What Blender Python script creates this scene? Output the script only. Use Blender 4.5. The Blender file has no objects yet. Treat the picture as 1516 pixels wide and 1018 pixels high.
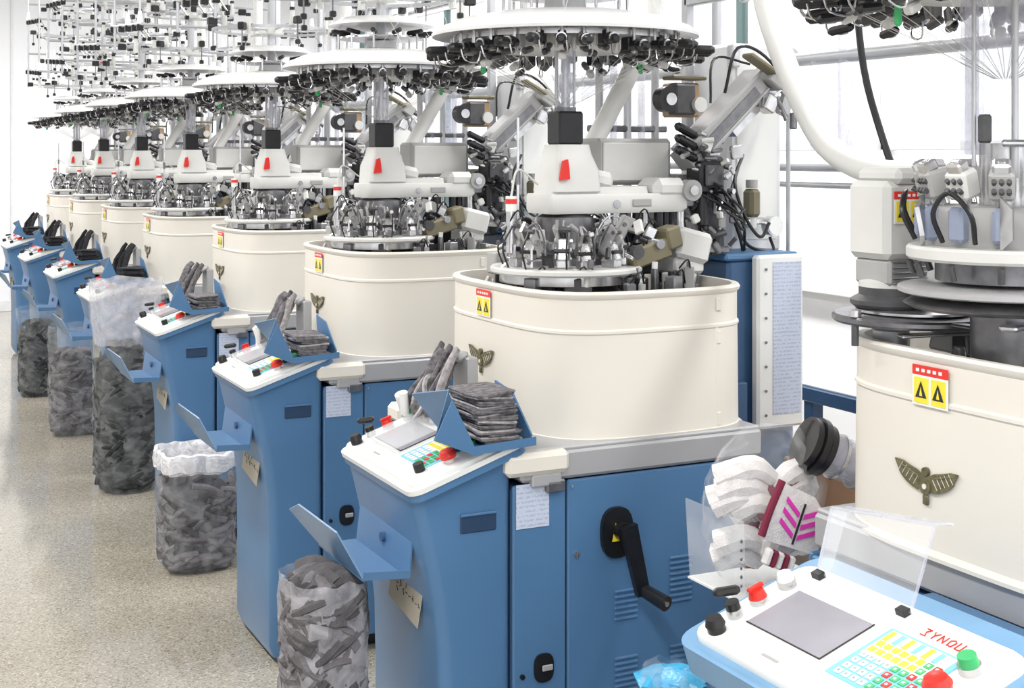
import bpy, math, random
from mathutils import Vector, Matrix, noise, Euler
R=random.Random(7)
scene=bpy.context.scene
col=scene.collection
scene.view_settings.view_transform='Standard'
scene.view_settings.look='None'
# ------------------------------------------------------------------ materials
MATS={}
def nodes_of(name):
    m=bpy.data.materials.new(name); m.use_nodes=True
    nt=m.node_tree; nt.nodes.clear()
    out=nt.nodes.new('ShaderNodeOutputMaterial')
    MATS[name]=m
    return m,nt,out
def pm(name,c,rough=.45,metal=0.,var=.06,scale=8.,bump=0.,bscale=200.,alpha=1.,spec=.5,emit=None,estr=0,coat=0.):
    m,nt,out=nodes_of(name)
    b=nt.nodes.new('ShaderNodeBsdfPrincipled')
    tc=nt.nodes.new('ShaderNodeTexCoord')
    n=nt.nodes.new('ShaderNodeTexNoise'); n.inputs['Scale'].default_value=scale; n.inputs['Detail'].default_value=3
    nt.links.new(tc.outputs['Object'],n.inputs['Vector'])
    r=nt.nodes.new('ShaderNodeValToRGB')
    r.color_ramp.elements[0].position=.3; r.color_ramp.elements[1].position=.7
    r.color_ramp.elements[0].color=tuple(max(0,x*(1-var)) for x in c)+(1,)
    r.color_ramp.elements[1].color=tuple(min(1,x*(1+var)) for x in c)+(1,)
    nt.links.new(n.outputs['Fac'],r.inputs['Fac'])
    nt.links.new(r.outputs['Color'],b.inputs['Base Color'])
    b.inputs['Roughness'].default_value=rough; b.inputs['Metallic'].default_value=metal
    b.inputs['Alpha'].default_value=alpha
    b.inputs['Specular IOR Level'].default_value=spec
    b.inputs['Coat Weight'].default_value=coat
    if emit: 
        b.inputs['Emission Color'].default_value=tuple(emit)+(1,); b.inputs['Emission Strength'].default_value=estr
    if bump>0:
        n2=nt.nodes.new('ShaderNodeTexNoise'); n2.inputs['Scale'].default_value=bscale; n2.inputs['Detail'].default_value=3
        nt.links.new(tc.outputs['Object'],n2.inputs['Vector'])
        bp=nt.nodes.new('ShaderNodeBump'); bp.inputs['Strength'].default_value=bump; bp.inputs['Distance'].default_value=.004
        nt.links.new(n2.outputs['Fac'],bp.inputs['Height']); nt.links.new(bp.outputs['Normal'],b.inputs['Normal'])
    nt.links.new(b.outputs['BSDF'],out.inputs['Surface'])
    return m
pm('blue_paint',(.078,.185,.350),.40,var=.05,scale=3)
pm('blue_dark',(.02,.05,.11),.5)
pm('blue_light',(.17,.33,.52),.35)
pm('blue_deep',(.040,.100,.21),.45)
pm('cream',(.76,.72,.645),.40,var=.02,scale=2)
pm('white_panel',(.80,.81,.79),.35,var=.02)
pm('white_cast',(.64,.64,.62),.4,var=.05)
pm('grey_cast',(.36,.36,.355),.45,var=.08)
pm('grey_band',(.42,.42,.43),.4,metal=.2,var=.04)
pm('dark_grey',(.07,.07,.075),.45,var=.2,scale=30)
pm('black_plastic',(.010,.010,.012),.35,var=.3,scale=30)
pm('steel',(.58,.58,.59),.25,metal=.85,var=.15,scale=30)
pm('steel_dark',(.19,.19,.20),.32,metal=.7,var=.25,scale=30)
pm('olive',(.17,.15,.09),.45,var=.1)
pm('bluegrey',(.27,.31,.42),.32,var=.1,scale=20)
pm('red',(.72,.03,.02),.3)
pm('green',(.05,.45,.15),.3)
pm('cyan',(.22,.58,.74),.4)
pm('cyan_film',(.05,.36,.62),.25,var=.3,scale=20,bump=.8,bscale=60)
pm('yellow',(.85,.70,.05),.4)
pm('bronze',(.13,.115,.055),.5,var=.4,scale=90)
pm('brass',(.45,.30,.17),.4,metal=.4)
pm('screen',(.33,.32,.36),.12,var=.08)
pm('black_ink',(.02,.02,.02),.6)
pm('hose_white',(.82,.82,.80),.4,var=.02)
pm('dish_white',(.80,.80,.80),.2,var=.03)
pm('sock_grey',(.17,.16,.17),.95,var=.5,scale=70,bump=.8,bscale=350)
pm('sock_light',(.42,.40,.41),.95,var=.35,scale=70,bump=.8,bscale=350)
pm('sock_dark',(.025,.025,.03),.95,var=.4,scale=60,bump=.8,bscale=350)
pm('sock_fill',(.10,.095,.10),.95,var=.3,scale=30,bump=.8,bscale=150)
pm('sock_fill_b',(.16,.15,.16),.95,var=.3,scale=30,bump=.8,bscale=150)
pm('sock_fill_dark',(.026,.030,.028),.95,var=.4,scale=30,bump=.8,bscale=150)
pm('sock_fill_dark_b',(.050,.054,.052),.95,var=.4,scale=30,bump=.8,bscale=150)
pm('sock_white',(.78,.75,.74),.9,var=.1,scale=50,bump=.6,bscale=300)
pm('maroon',(.20,.02,.05),.9)
pm('magenta',(.75,.04,.45),.8)
pm('cardboard',(.38,.22,.13),.8,var=.08)
pm('wall_paint',(.82,.83,.86),.7,var=.02,scale=1)
pm('ceiling_paint',(.80,.80,.80),.8,var=.02)
pm('frame_white',(.76,.77,.79),.45)
pm('frame_green',(.08,.14,.14),.45)
pm('alu',(.50,.51,.53),.35,metal=.5)
pm('lamp_glow',(1,1,1),.5,emit=(1,1,1),estr=5)
pm('beige_paper',(.45,.41,.33),.8)
def plastic(name,lo,hi,c=(.9,.92,.95),rough=.15,bump=.6,bscale=40,a=.42,z=.62,dist=1.5):
    m,nt,out=nodes_of(name)
    t=nt.nodes.new('ShaderNodeBsdfTransparent')
    b=nt.nodes.new('ShaderNodeBsdfPrincipled'); b.inputs['Base Color'].default_value=c+(1,); b.inputs['Roughness'].default_value=rough
    mx=nt.nodes.new('ShaderNodeMixShader')
    tc=nt.nodes.new('ShaderNodeTexCoord')
    n=nt.nodes.new('ShaderNodeTexNoise'); n.inputs['Scale'].default_value=bscale; n.inputs['Detail'].default_value=4; n.inputs['Distortion'].default_value=dist
    nt.links.new(tc.outputs['Object'],n.inputs['Vector'])
    mr=nt.nodes.new('ShaderNodeMapRange'); mr.inputs[1].default_value=a; mr.inputs[2].default_value=z
    mr.inputs[3].default_value=lo; mr.inputs[4].default_value=hi
    nt.links.new(n.outputs['Fac'],mr.inputs[0]); nt.links.new(mr.outputs[0],mx.inputs[0])
    if bump>.05:
        bp=nt.nodes.new('ShaderNodeBump'); bp.inputs['Strength'].default_value=bump; bp.inputs['Distance'].default_value=.01
        nt.links.new(n.outputs['Fac'],bp.inputs['Height']); nt.links.new(bp.outputs['Normal'],b.inputs['Normal'])
    nt.links.new(t.outputs[0],mx.inputs[1]); nt.links.new(b.outputs[0],mx.inputs[2]); nt.links.new(mx.outputs[0],out.inputs['Surface'])
plastic('bag_plastic',.07,.20,bscale=16,bump=.8,a=.42,z=.72,dist=.8)
plastic('bag_dense',.28,.52,(.70,.69,.74),bscale=18,bump=.9,a=.38,z=.68,dist=.8)
plastic('bag_rim',.6,.95,(.85,.85,.88),bscale=24,bump=.8)
plastic('acrylic',.16,.24,bump=.0,bscale=3,rough=.05)
plastic('tube_glass',.28,.42,bump=.0,bscale=8,rough=.08,c=(.66,.67,.78))
plastic('window_glass',.04,.07,bump=0.0,bscale=1,rough=.03)
def paper(name,base=(.75,.76,.78),line=(.35,.38,.5),freq=110.,thr=.55):
    m,nt,out=nodes_of(name)
    b=nt.nodes.new('ShaderNodeBsdfPrincipled'); b.inputs['Roughness'].default_value=.6
    tc=nt.nodes.new('ShaderNodeTexCoord'); sp=nt.nodes.new('ShaderNodeSeparateXYZ'); nt.links.new(tc.outputs['Object'],sp.inputs[0])
    a=nt.nodes.new('ShaderNodeMath'); a.operation='MULTIPLY'; a.inputs[1].default_value=freq; nt.links.new(sp.outputs['Z'],a.inputs[0])
    fr=nt.nodes.new('ShaderNodeMath'); fr.operation='FRACT'; nt.links.new(a.outputs[0],fr.inputs[0])
    g=nt.nodes.new('ShaderNodeMath'); g.operation='GREATER_THAN'; g.inputs[1].default_value=thr; nt.links.new(fr.outputs[0],g.inputs[0])
    n=nt.nodes.new('ShaderNodeTexNoise'); n.inputs['Scale'].default_value=160; nt.links.new(tc.outputs['Object'],n.inputs['Vector'])
    g2=nt.nodes.new('ShaderNodeMath'); g2.operation='GREATER_THAN'; g2.inputs[1].default_value=.48; nt.links.new(n.outputs['Fac'],g2.inputs[0])
    mu=nt.nodes.new('ShaderNodeMath'); mu.operation='MULTIPLY'; nt.links.new(g.outputs[0],mu.inputs[0]); nt.links.new(g2.outputs[0],mu.inputs[1])
    mu2=nt.nodes.new('ShaderNodeMath'); mu2.operation='MULTIPLY'; mu2.inputs[1].default_value=.55; nt.links.new(mu.outputs[0],mu2.inputs[0])
    mx=nt.nodes.new('ShaderNodeMixRGB'); mx.inputs[1].default_value=base+(1,); mx.inputs[2].default_value=line+(1,)
    nt.links.new(mu2.outputs[0],mx.inputs[0]); nt.links.new(mx.outputs[0],b.inputs['Base Color']); nt.links.new(b.outputs[0],out.inputs['Surface'])
paper('paper'); paper('paper_blue',(.55,.61,.74),(.3,.35,.5),90.)
def floor_mat():
    m,nt,out=nodes_of('floor_polished')
    b=nt.nodes.new('ShaderNodeBsdfPrincipled')
    tc=nt.nodes.new('ShaderNodeTexCoord')
    v=nt.nodes.new('ShaderNodeTexVoronoi'); v.inputs['Scale'].default_value=170; nt.links.new(tc.outputs['Object'],v.inputs['Vector'])
    r=nt.nodes.new('ShaderNodeValToRGB'); cr=r.color_ramp; cr.interpolation='CONSTANT'
    cr.elements[0].position=0; cr.elements[0].color=(.27,.24,.195,1)
    cr.elements[1].position=.14; cr.elements[1].color=(.42,.385,.325,1)
    e=cr.elements.new(.5); e.color=(.47,.435,.37,1)
    e=cr.elements.new(.78); e.color=(.37,.34,.285,1)
    e=cr.elements.new(.92); e.color=(.60,.57,.50,1)
    sp=nt.nodes.new('ShaderNodeSeparateColor'); nt.links.new(v.outputs['Color'],sp.inputs[0]); nt.links.new(sp.outputs[0],r.inputs['Fac'])
    n=nt.nodes.new('ShaderNodeTexNoise'); n.inputs['Scale'].default_value=1.3; n.inputs['Detail'].default_value=6; nt.links.new(tc.outputs['Object'],n.inputs['Vector'])
    r2=nt.nodes.new('ShaderNodeValToRGB'); r2.color_ramp.elements[0].position=.3; r2.color_ramp.elements[1].position=.7
    r2.color_ramp.elements[0].color=(.80,.78,.73,1); r2.color_ramp.elements[1].color=(1.0,1.0,1.0,1); nt.links.new(n.outputs['Fac'],r2.inputs['Fac'])
    mx=nt.nodes.new('ShaderNodeMixRGB'); mx.blend_type='MULTIPLY'; mx.inputs[0].default_value=1
    nt.links.new(r.outputs[0],mx.inputs[1]); nt.links.new(r2.outputs[0],mx.inputs[2]); nt.links.new(mx.outputs[0],b.inputs['Base Color'])
    mr=nt.nodes.new('ShaderNodeMapRange'); mr.inputs[3].default_value=.05; mr.inputs[4].default_value=.16
    nt.links.new(n.outputs['Fac'],mr.inputs[0]); nt.links.new(mr.outputs[0],b.inputs['Roughness'])
    b.inputs['Specular IOR Level'].default_value=1.0
    nt.links.new(b.outputs[0],out.inputs['Surface'])
floor_mat()
# ------------------------------------------------------------------ mesh builder
class MB:
    def __init__(s): s.v=[];s.f=[];s.fm=[];s.mats=[]
    def mi(s,m):
        if m not in s.mats: s.mats.append(m)
        return s.mats.index(m)
    def add(s,vs,fs,m,M=None):
        o=len(s.v); k=s.mi(m)
        if M is not None: vs=[M@Vector(p) for p in vs]
        s.v.extend([tuple(p) for p in vs])
        for f in fs: s.f.append([i+o for i in f]); s.fm.append(k)
    def box(s,c,size,m,rot=(0,0,0),b=.004):
        h=[x/2 for x in size]; b=min(b,min(h)*.8)
        vs=[];idx={}
        for sx in(-1,1):
            for sy in(-1,1):
                for sz in(-1,1):
                    sg=(sx,sy,sz)
                    for a in range(3):
                        p=[sg[i]*(h[i] if i==a else h[i]-b) for i in range(3)]
                        idx[(sg,a)]=len(vs); vs.append(p)
        fs=[]
        def sgn(a,va,bb,vb,c2,vc):
            t=[0,0,0]; t[a]=va;t[bb]=vb;t[c2]=vc; return tuple(t)
        for a in range(3):
            b1=(a+1)%3;c1=(a+2)%3
            for sa in(-1,1):
                fs.append([idx[(sgn(a,sa,b1,x,c1,y),a)] for x,y in((-1,-1),(1,-1),(1,1),(-1,1))])
            for sb in(-1,1):
                for sc in(-1,1):
                    fs.append([idx[(sgn(a,-1,b1,sb,c1,sc),b1)],idx[(sgn(a,1,b1,sb,c1,sc),b1)],idx[(sgn(a,1,b1,sb,c1,sc),c1)],idx[(sgn(a,-1,b1,sb,c1,sc),c1)]])
        for sx in(-1,1):
            for sy in(-1,1):
                for sz in(-1,1): fs.append([idx[((sx,sy,sz),a)] for a in range(3)])
        out=[]
        for f in fs:
            P=[Vector(vs[i]) for i in f]; n=(P[1]-P[0]).cross(P[2]-P[0]); c0=sum(P,Vector())/len(P)
            out.append(f if n.dot(c0)>0 else f[::-1])
        M=Matrix.Translation(c)@Euler(rot).to_matrix().to_4x4()
        s.add(vs,out,m,M)
    def cyl(s,p0,p1,r0,m,r1=None,n=14,caps=True):
        p0=Vector(p0);p1=Vector(p1); r1=r0 if r1 is None else r1
        d=(p1-p0).normalized(); u=d.orthogonal().normalized(); w=d.cross(u)
        vs=[]
        for p,r in((p0,r0),(p1,r1)):
            for i in range(n):
                a=2*math.pi*i/n; vs.append(p+u*math.cos(a)*r+w*math.sin(a)*r)
        fs=[[i,(i+1)%n,n+(i+1)%n,n+i] for i in range(n)]
        if caps: fs+= [list(range(n))[::-1],list(range(n,2*n))]
        s.add(vs,fs,m)
    def capsule(s,p0,p1,r,m,n=10):
        p0=Vector(p0);p1=Vector(p1);d=(p1-p0).normalized()
        s.cyl(p0,p1,r,m,n=n,caps=False); s.cyl(p0-d*r*.7,p0,r*.55,m,r1=r,n=n); s.cyl(p1,p1+d*r*.7,r,m,r1=r*.55,n=n)
    def tube(s,pts,r,m,n=10,sub=6,taper=None,flat=1.):
        P=[Vector(p) for p in pts]; Q=[]
        if len(P)>2:
            E=[P[0]*2-P[1]]+P+[P[-1]*2-P[-2]]
            for i in range(1,len(E)-2):
                for k in range(sub):
                    t=k/sub; a,b,c,d=E[i-1:i+3]
                    Q.append(.5*((2*b)+(c-a)*t+(2*a-5*b+4*c-d)*t*t+(-a+3*b-3*c+d)*t**3))
            Q.append(P[-1])
        else: Q=P
        rings=[];u=None
        for i,q in enumerate(Q):
            d=(Q[min(i+1,len(Q)-1)]-Q[max(i-1,0)]).normalized()
            if u is None: u=d.orthogonal().normalized()
            u=(u-d*u.dot(d)).normalized(); w=d.cross(u)
            rr=r if taper is None else r*taper(i/(len(Q)-1))
            rings.append([q+u*math.cos(2*math.pi*k/n)*rr+w*math.sin(2*math.pi*k/n)*rr*flat for k in range(n)])
        s.loft(rings,m)
    def loft(s,rings,m,cap0=True,cap1=True,M=None):
        n=len(rings[0]); vs=[p for r in rings for p in r]; fs=[]
        for j in range(len(rings)-1):
            for i in range(n):
                fs.append([j*n+i,j*n+(i+1)%n,(j+1)*n+(i+1)%n,(j+1)*n+i])
        if cap0: fs.append(list(range(n))[::-1])
        if cap1: fs.append(list(range((len(rings)-1)*n,len(rings)*n)))
        s.add(vs,fs,m,M)
    def lathe(s,prof,c,m,n=40,M=None,caps=True):
        rings=[[(c[0]+max(r,.0001)*math.cos(2*math.pi*i/n),c[1]+max(r,.0001)*math.sin(2*math.pi*i/n),c[2]+z) for i in range(n)] for r,z in prof]
        s.loft(rings,m,caps,caps,M)
    def prism(s,poly,th,m,M):
        a=[(x,y,0) for x,y in poly]; b=[(x,y,th) for x,y in poly]
        s.loft([a,b],m,M=M)
    def quad(s,pts,m): s.add(pts,[list(range(len(pts)))],m)
    def plate(s,pts,th,m):
        P=[Vector(p) for p in pts]; n=(P[1]-P[0]).cross(P[2]-P[0]).normalized()*th
        s.loft([P,[p+n for p in P]],m)
    def mesh(s,name,ang=35,recalc=True):
        me=bpy.data.meshes.new(name); me.from_pydata(s.v,[],s.f)
        for m in s.mats: me.materials.append(MATS[m])
        me.polygons.foreach_set('material_index',s.fm)
        me.polygons.foreach_set('use_smooth',[True]*len(s.f))
        me.update()
        if recalc:
            import bmesh
            bm=bmesh.new(); bm.from_mesh(me); bmesh.ops.recalc_face_normals(bm,faces=bm.faces); bm.to_mesh(me); bm.free()
        me.set_sharp_from_angle(angle=math.radians(ang))
        return me
def obj(name,me,loc=(0,0,0),parent=None,rot=(0,0,0)):
    o=bpy.data.objects.new(name,me); col.objects.link(o); o.location=loc; o.rotation_euler=rot
    if parent: o.parent=parent
    return o
def empty(name,loc,rot=(0,0,0)):
    o=bpy.data.objects.new(name,None); col.objects.link(o); o.location=loc; o.rotation_euler=rot; o.empty_display_size=.2
    return o
def rrect(u0,u1,v0,v1,r,n=5):
    pts=[]
    for cx,cy,a0 in((u1-r,v1-r,0),(u0+r,v1-r,90),(u0+r,v0+r,180),(u1-r,v0+r,270)):
        for k in range(n+1):
            a=math.radians(a0+90*k/n); pts.append((cx+r*math.cos(a),cy+r*math.sin(a)))
    return pts
def sup(cx,cy,hx,hy,e=4.5,n=72):
    pts=[]
    for i in range(n):
        a=2*math.pi*i/n; c=math.cos(a);s_=math.sin(a)
        k=(abs(c)**e+abs(s_)**e)**(-1/e)
        pts.append((cx+hx*c*k,cy+hy*s_*k))
    return pts
# ------------------------------------------------------------------ machine parts (local: x depth, y along row, z up)
def part_base():
    b=MB()
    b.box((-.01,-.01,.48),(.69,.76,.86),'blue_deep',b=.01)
    b.box((-.01,-.01,.035),(.62,.68,.07),'black_plastic')
    b.box((-.287,-.397,.485),(.142,.012,.86),'blue_paint',b=.004)
    b.box((.065,-.397,.485),(.552,.012,.86),'blue_paint',b=.004)
    b.box((-.287,.377,.485),(.142,.012,.86),'blue_paint'); b.box((.065,.377,.485),(.552,.012,.86),'blue_paint')
    b.box((.342,-.01,.485),(.012,.74,.86),'blue_paint')
    b.box((-.362,.21,.485),(.012,.30,.86),'blue_paint')
    b.box((.01,-.01,.955),(.70,.80,.07),'grey_band',b=.008)
    b.box((.01,-.01,.992),(.69,.79,.012),'grey_band')
    for cu,cz,nn in((-.048,.600,6),(.112,.642,9),(-.048,.415,9),(.112,.42,9)):
        for k in range(nn):
            z=cz+(k-nn/2)*.0135
            b.box((cu,-.4045,z),(.066,.008,.006),'blue_paint',rot=(.5,0,0),b=.002)
    b.cyl((-.188,-.40,.735),(-.188,-.408,.735),.007,'steel'); b.box((-.188,-.41,.733),(.004,.004,.02),'steel_dark')
    lp=sup(0,0,.026,.034,3,20)
    M=Matrix.Translation((-.278,-.403,.475))@Matrix.Rotation(math.pi/2,4,'X')
    b.prism(lp,.006,'black_plastic',M); b.box((-.27,-.411,.475),(.028,.004,.014),'grey_band'); b.cyl((-.335,-.403,.462),(-.335,-.41,.462),.006,'black_plastic')
    b.box((-.307,-.4045,.865),(.088,.0015,.105),'paper_blue',b=.0002)
    for z in(.1,.9):
        for u in(-.2,.33): b.cyl((u,-.403,z),(u,-.407,z),.004,'steel')
    return b.mesh('base_cabinet')
def part_foot():
    b=MB()
    b.box((-.30,-.385,.967),(.17,.085,.055),'cream',b=.012); b.box((-.275,-.39,.925),(.08,.06,.03),'grey_band'); b.box((-.25,-.40,.908),(.05,.04,.03),'steel_dark')
    b.box((-.30,.33,.965),(.16,.10,.05),'cream',b=.012)
    return b.mesh('corner_foot')
def part_crank():
    b=MB()
    M=Matrix.Translation((-.078,-.402,.775))@Matrix.Rotation(math.pi/2,4,'X')
    b.prism(sup(0,0,.044,.062,2.6,28),.014,'black_plastic',M)
    b.plate([(-.095,-.4175,.755),(-.075,-.4175,.755),(-.085,-.4175,.80)],-.001,'yellow')
    b.cyl((-.07,-.41,.78),(-.07,-.44,.78),.022,'black_plastic',n=20)
    P0=Vector((-.07,-.445,.79));P1=Vector((-.035,-.448,.64))
    d=(P1-P0).normalized(); s_=Vector((d.z,0,-d.x))
    b.plate([P0+s_*.022-d*.01,P0-s_*.022-d*.01,P1-s_*.017+d*.01,P1+s_*.017+d*.01],-.018,'black_plastic')
    b.cyl((-.033,-.44,.642),(-.012,-.53,.625),.016,'black_plastic',r1=.019,n=18)
    b.cyl((-.012,-.53,.625),(-.0115,-.534,.6245),.006,'steel')
    return b.mesh('crank_handle')
SL=.33
def zc(u): return .937+SL*(u+.616)
def part_pillar():
    b=MB()
    prof=[(.02,-.535),(.06,-.54),(.4,-.54),(.55,-.543),(.63,-.552),(.70,-.563),(.76,-.577),(.82,-.590),(.87,-.602)]
    rings=[]
    for z,u0 in prof:
        sh=(z<.05)*.01
        rings.append([(x,y,z) for x,y in rrect(u0+sh,-.358,-.40+sh,.062-sh,.03)])
    rings.append([(x,y,zc(x)-.030) for x,y in rrect(-.612,-.358,-.405,.066,.03)])
    b.loft(rings,'blue_paint')
    b.box((-.448,-.401,.842),(.092,.006,.046),'blue_dark',b=.003); b.box((-.448,-.4045,.862),(.092,.006,.006),'blue_paint',b=.001)
    b.box((-.5585,-.22,.645),(.0015,.20,.10),'beige_paper',rot=(.12,.12,0),b=.0003)
    for k in range(9):
        b.box((-.5605,-.15-.02*k+R.uniform(-.003,.003),.665-.003*k+R.uniform(-.008,.008)-.022*(k%2)),(.001,.0025,.014),'black_ink',rot=(R.uniform(-.9,.9),.12,0),b=.0002)
        b.box((-.5605,-.15-.02*k,.655-.003*k),(.001,.012,.002),'black_ink',rot=(R.uniform(-.5,.9),.12,0),b=.0002)
    return b.mesh('console_pillar')
def conM():
    ang=math.atan(SL)
    return Matrix.Translation((-.616,0,.937))@Matrix.Rotation(-ang,4,'Y')
def console(detail):
    b=MB(); M=conM()
    L=.30
    def P(p,z0,z1,m):
        b.loft([[(x,y,z0) for x,y in p],[(x,y,z1) for x,y in p]],m,M=M)
    if detail:
        P(rrect(-.020,L,-.44,.10,.04),-.05,-.002,'blue_light'); LP=.255
        b.box((-.245,-.17,.52),(.25,.44,.86),'blue_paint',b=.01)
    else:
        P(rrect(-.010,L,-.422,.086,.035),-.032,-.014,'blue_paint'); LP=.29
        P(rrect(-.012,L,-.425,.088,.035),-.014,-.002,'white_panel')
    pr=rrect(.002,LP,-.412,.076,.03)
    b.loft([[(x,y,-.002) for x,y in pr],[(x,y,.006) for x,y in pr],[(x*.985+.002,y*.985,.010) for x,y in pr]],'white_panel',M=M)
    def bx(u0,u1,v0,v1,z0,z1,m,bb=.0008):
        c=M@Vector(((u0+u1)/2,(v0+v1)/2,(z0+z1)/2))
        b.box(c,(abs(u1-u0),abs(v1-v0),z1-z0),m,rot=(0,-math.atan(SL),0),b=bb)
    def cy(u,v,z0,z1,r,m,r1=None):
        b.cyl(M@Vector((u,v,z0)),M@Vector((u,v,z1)),r,m,r1=r1,n=20)
    def mush(u,v,r,m):
        cy(u,v,.008,.02,r*.55,'white_panel' if m=='red' else 'steel'); cy(u,v,.02,.028,r*.9,m,r); cy(u,v,.028,.038,r,m,r*.75); cy(u,v,.038,.041,r*.75,m,r*.35)
    bx(.062,.193,-.181,.021,.009,.0125,'white_panel'); bx(.072,.183,-.170,.010,.0125,.0145,'screen'); bx(.0715,.0735,-.170,.010,.0135,.0150,'black_ink',.0002); bx(.0715,.1835,-.171,-.169,.0135,.0150,'black_ink',.0002)
    bx(.060,.195,-.345,-.195,.009,.0118,'cyan')
    bx(.125,.190,-.335,-.203,.0118,.0122,'white_panel')
    for i in range(6):
        for j in range(8):
            m='white_panel' if j<4 and i<4 else ('yellow' if i>3 and j<6 else ('green' if (i+j)%3 else 'red'))
            u=.066+i*.0165; v=-.207-j*.0165
            bx(u,u+.0125,v-.0125,v,.0118,.0134,m)
            if m!='yellow' and detail: bx(u+.004,u+.0085,v-.0085,v-.004,.0134,.0138,'grey_cast' if m=='white_panel' else 'white_panel',.0002)
    for i in range(6): bx(.163+i*.0001,.188,-.215-i*.02,-.206-i*.02,.0122,.0134,'cyan' if i%2 else 'yellow')
    # small red maker mark strokes
    for k in range(5):
        v=-.240-.017*k; u=.208; z=.0108
        shapes=[[(.016,0),(.016,-.010),(.008,-.005),(.0,-.010),(.0,0)],[(.016,0),(.008,-.005),(.016,-.011),(.008,-.005),(0,-.005)],[(0,0),(.016,0),(0,-.010),(.016,-.010)],[(0,-.002),(.012,0),(.016,-.006),(.012,-.011),(0,-.009),(.002,-.002)],[(.016,0),(0,0),(.0,-.010),(.016,-.010)]][k]
        for (a0,c0),(a1,c1) in zip(shapes[:-1],shapes[1:]): b.cyl(M@Vector((u+a0,v+c0,z)),M@Vector((u+a1,v+c1,z)),.0011,'red',n=5)
    mush(.118,-.370,.0215,'red')
    cy(.182,-.365,.008,.022,.017,'steel'); cy(.182,-.365,.022,.036,.015,'green',.0135)
    cy(.03,.035,.008,.022,.015,'black_plastic'); cy(.03,.035,.022,.034,.017,'black_plastic',.013)
    cy(.075,.045,.008,.024,.013,'steel'); cy(.075,.045,.02,.036,.012,'black_plastic')
    b.capsule(M@Vector((.09,.045,.05)),M@Vector((.06,.058,.055)),.008,'black_plastic')
    cy(.125,.045,.008,.02,.016,'steel'); cy(.125,.045,.02,.034,.0155,'red',.012); bx(.11,.14,.041,.049,.034,.040,'red')
    cy(.185,.045,.008,.022,.016,'steel'); cy(.185,.045,.022,.034,.015,'green' if not detail else 'white_panel',.012)
    bx(.225,.24,.01,.03,.008,.02,'black_plastic'); bx(.225,.24,-.19,-.17,.008,.02,'black_plastic')
    bx(.03,.036,-.12,-.08,.009,.011,'grey_cast')
    if not detail:
        cy(.05,-.345,.01,.03,.013,'black_plastic'); cy(.16,-.33,.01,.022,.012,'black_plastic')
        pts=[M@Vector(p) for p in((.05,.01,.03),(.05,-.19,.03),(.225,-.19,.03),(.225,.01,.03))]
        b.plate(pts,.003,'acrylic')
    else:
        h0=M@Vector((.238,.03,.012)); h1=M@Vector((.238,-.19,.012))
        t0=h0+Vector((.030,.0,.105)); t1=h1+Vector((.030,-.02,.135))
        b.plate([h0,h1,t1,t0],.003,'acrylic'); b.plate([t0,t1,t1+Vector((.035,0,-.004)),t0+Vector((.035,0,-.004))],.003,'acrylic')
        b.plate([h0,t0,t0+Vector((.035,0,-.01)),h0+Vector((.03,0,0))],.003,'acrylic')
        for p,q in((h0,t0),(h1,t1),(t0,t1),(t0+Vector((.035,0,-.004)),t1+Vector((.035,0,-.004)))): b.cyl(p,q,.0028,'tube_glass',n=6)
    return b.mesh('control_console')
def label_on_drum(b,u,v,z,s=1.):
    b.box((u,v,z+.027*s),(.0015,.088*s,.018*s),'red',b=.0003)
    for k in range(5): b.box((u-.0012,v+.03*s-.014*s*k,z+.027*s),(.001,.008*s,.006*s),'white_panel',b=.0002)
    b.box((u,v,z-.009*s),(.0015,.088*s,.054*s),'white_panel',b=.0003)
    for k in(-1,1):
        c=v+k*.021*s
        b.box((u-.001,c,z-.009*s),(.001,.036*s,.046*s),'yellow',b=.0002)
        b.quad([(u-.0021,c-.014*s,z-.022*s),(u-.0021,c+.014*s,z-.022*s),(u-.0021,c,z+.008*s)],'black_ink')
        b.quad([(u-.0024,c-.004*s,z-.019*s),(u-.0024,c+.004*s,z-.019*s),(u-.0024,c,z-.002*s)],'yellow')
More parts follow.
